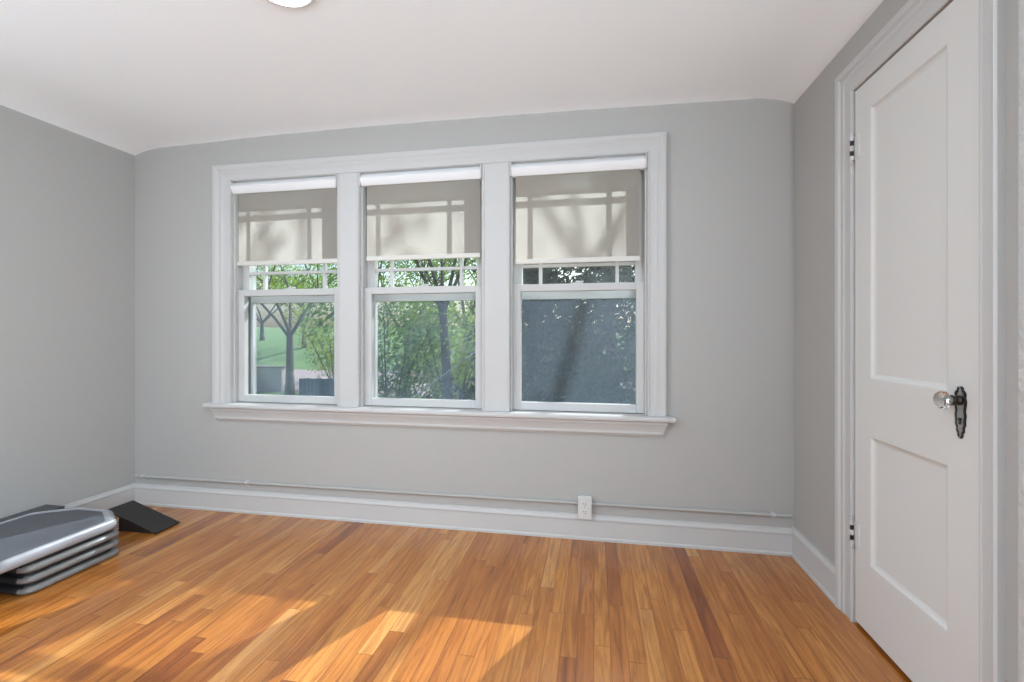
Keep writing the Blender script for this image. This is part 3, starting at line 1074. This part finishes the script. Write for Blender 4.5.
def shrub(name, x, y, gz, r, h, nleaf, lsize, label, leafm, seed, group='shrubs beyond the windows'):
    rnd = random.Random(seed)
    t = empty(name, (x, y, gz), label, 'shrub', group)
    wood, lf = bmesh.new(), bmesh.new()
    ns = 9
    for i in range(ns):
        a = 6.28 * i / ns + rnd.uniform(-.3, .3)
        p = Vector((x, y, gz))
        d = Vector((math.cos(a) * r, math.sin(a) * r, h)) * rnd.uniform(0.75, 1.0)
        m1 = p + d * 0.5 + Vector((rnd.uniform(-.1, .1), rnd.uniform(-.1, .1), 0.1 * h))
        e = p + d
        tube(wood, p, m1, 0.022, 0.015, 6, False)
        tube(wood, m1, e, 0.015, 0.006, 6, False)
        for q in (0.35, 0.55, 0.75, 0.95, 1.05):
            c = p.lerp(e, q) + Vector((rnd.uniform(-.2, .2), rnd.uniform(-.2, .2), rnd.uniform(-.1, .2)))
            leaves(lf, c, r * 0.38, nleaf // (ns * 5), lsize, rnd)
    finish('stems', wood, M_bark2, t, smooth=True)
    finish('foliage', lf, leafm, t)
    return t


# left window: budding shade tree
tree('shade_tree', -10.25, 14.0, 5.0, 0.13, 1.20, 0.8, 3600, 0.036, 'tall grey-trunked tree with sparse new leaves beyond the left window', 'tree', M_leafA, M_bark, 41, levels=5, fan=0.85, lr=0.55, minlev=3)
tree('hill_tree', -21.5, 31.0, 6.0, 0.16, 2.0, 0.9, 3600, 0.10, 'distant budding tree on the grassy slope, left of the trunk in the left window', 'tree', M_leafA, M_bark, 43, levels=4, fan=0.8, lr=1.0, gz=0.1)
tree('hill_tree', -27.5, 34.0, 6.0, 0.16, 2.2, 0.9, 3600, 0.10, 'distant budding tree on the grassy slope at the left edge of the left window', 'tree', M_leafY, M_bark, 44, levels=4, fan=0.8, lr=1.0, gz=0.55)
shrub('garden_shrub', -10.2, 16.6, GZ, 1.5, 3.0, 3600, 0.05, 'yellow-green leafy shrub behind the blue board fence, left window', M_leafY, 5)
shrub('garden_shrub', -11.9, 19.5, GZ, 1.6, 3.2, 2600, 0.055, 'loose green shrub furthest back behind the tree trunk, left window', M_leafB, 6)
# middle window: thicket
shrub('garden_shrub', -3.9, 8.2, GZ, 1.15, 2.9, 5200, 0.045, 'bright green leafy shrub at left in the middle window', M_leafB, 7)
shrub('garden_shrub', -3.5, 10.4, GZ, 1.4, 3.2, 4600, 0.05, 'yellow-green shrub in the centre of the middle window', M_leafY, 8)
shrub('garden_shrub', -2.65, 8.4, GZ, 0.9, 2.6, 3600, 0.042, 'mid-green shrub at right in the middle window', M_leafA, 9)
tree('thicket_tree', -5.4, 12.6, 4.6, 0.10, 1.2, 0.6, 4200, 0.055, 'slim leafy tree behind the shrubs at left of the middle window', 'tree', M_leafA, M_bark2, 12, levels=3, lr=0.7)
tree('thicket_tree', -2.45, 7.6, 4.4, 0.085, 1.6, 0.5, 3000, 0.045, 'dark-trunked leafy tree at right edge of the middle window', 'tree', M_leafB, M_bark2, 13, levels=3, lr=0.6, lean=-0.15)
tree('thicket_tree', -4.6, 16.0, 5.2, 0.14, 1.6, 0.6, 4200, 0.065, 'far tall tree rising behind the middle window shrubs', 'tree', M_leafB, M_bark, 14, levels=3, lr=0.8)


def conifer(name, x, y, h, r, n, ls, label, seed, group):
    rnd = random.Random(seed)
    t = empty(name, (x, y, GZ), label, 'conifer', group)
    wood, lf = bmesh.new(), bmesh.new()
    tube(wood, (x, y, GZ - 0.05), (x, y, GZ + h), 0.13, 0.02, 10)
    nb = 74
    for i in range(nb):
        f = (i + 0.5) / nb
        z = GZ + 0.25 + f * (h - 0.3)
        rr = r * (1 - f) ** 0.7 * rnd.uniform(0.75, 1.05)
        a = i * 2.4 + rnd.uniform(-.3, .3)
        e = Vector((x + math.cos(a) * rr, y + math.sin(a) * rr, z - rr * 0.22))
        b0 = Vector((x, y, z))
        tube(wood, b0, e, 0.018, 0.006, 5, False)
        for q in (0.3, 0.5, 0.68, 0.84, 0.98):
            c = b0.lerp(e, q)
            leaves(lf, c, 0.20 + 0.15 * rr, n // (nb * 5), ls, rnd, 0.6)
    finish('trunk', wood, M_bark2, t, smooth=True)
    finish('foliage', lf, M_leafC, t)


conifer('dark_conifer', -0.95, 7.4, 5.2, 1.5, 26000, 0.05, 'dark evergreen filling the left side of the right window', 21, 'evergreens beyond the right window')
conifer('dark_conifer', 0.30, 8.3, 5.4, 1.5, 22000, 0.05, 'dark evergreen on the right side of the right window', 22, 'evergreens beyond the right window')

shrub('garden_shrub', -0.75, 5.6, GZ, 0.85, 1.5, 5200, 0.035, 'dark low shrub at the foot of the evergreens, right window', M_leafC, 31)
shrub('garden_shrub', 0.45, 5.9, GZ, 0.85, 1.5, 5200, 0.035, 'dark low shrub at the right foot of the evergreens, right window', M_leafC, 32)
# unseen airy tree, added high to the right to dapple the sun
tree('shade_tree', 2.6, 9.6, 6.0, 0.13, 5.0, 0.9, 2600, 0.085, 'tall airy tree out of view right of the evergreens, added to dapple the sun', 'tree', M_leafA, M_bark, 17, levels=4, fan=0.8, lr=0.7)
# blue board fence at the right of the left window
fn_ = empty('board_fence', (-8.0, 12.2, GZ), 'dark blue-grey board fence low in the left window', 'fence')
M_fence = mat('blue_grey_boards', srgb(70, 96, 118), 0.8, vary=0.2, vscale=9)
bm = bmesh.new()
for k in range(16):
    x = -8.63 + k * 0.125
    box(bm, x, x + 0.115, 12.2, 12.22, GZ, GZ + 0.83 + 0.01 * (k % 3))
finish('board_panel', bm, M_fence, fn_)
bm = bmesh.new()
for z in (GZ + 0.2, GZ + 0.65):
    box(bm, -8.63, -6.63, 12.222, 12.26, z, z + 0.07)
finish('rail', bm, M_fence, fn_)

# low pale garden wall behind the trunk
gw = empty('garden_wall', (-11.6, 15.4, GZ), 'low pale garden wall with a flat coping left of the tree trunk, left window', 'garden wall')
bm = bmesh.new()
box(bm, -13.2, -11.55, 15.3, 15.5, GZ, GZ + 0.88)
finish('wall_body', bm, mat('pale_pink_render', srgb(205, 190, 190), 0.9, vary=0.1, vscale=6), gw)
bm = bmesh.new()
box(bm, -13.25, -11.5, 15.26, 15.54, GZ + 0.88, GZ + 0.94)
finish('coping', bm, M_drive, gw, bevel=0.01)

# pale guy cable crossing the middle window
bm = bmesh.new()
tube(bm, (-2.75, 6.2, 0.05), (-1.45, 6.2, 1.0), 0.009, n=8)
finish('slack_cable', bm, mat('pale_cable', srgb(200, 200, 205), 0.6), label='pale cable running diagonally across the middle window view', cat='cable')
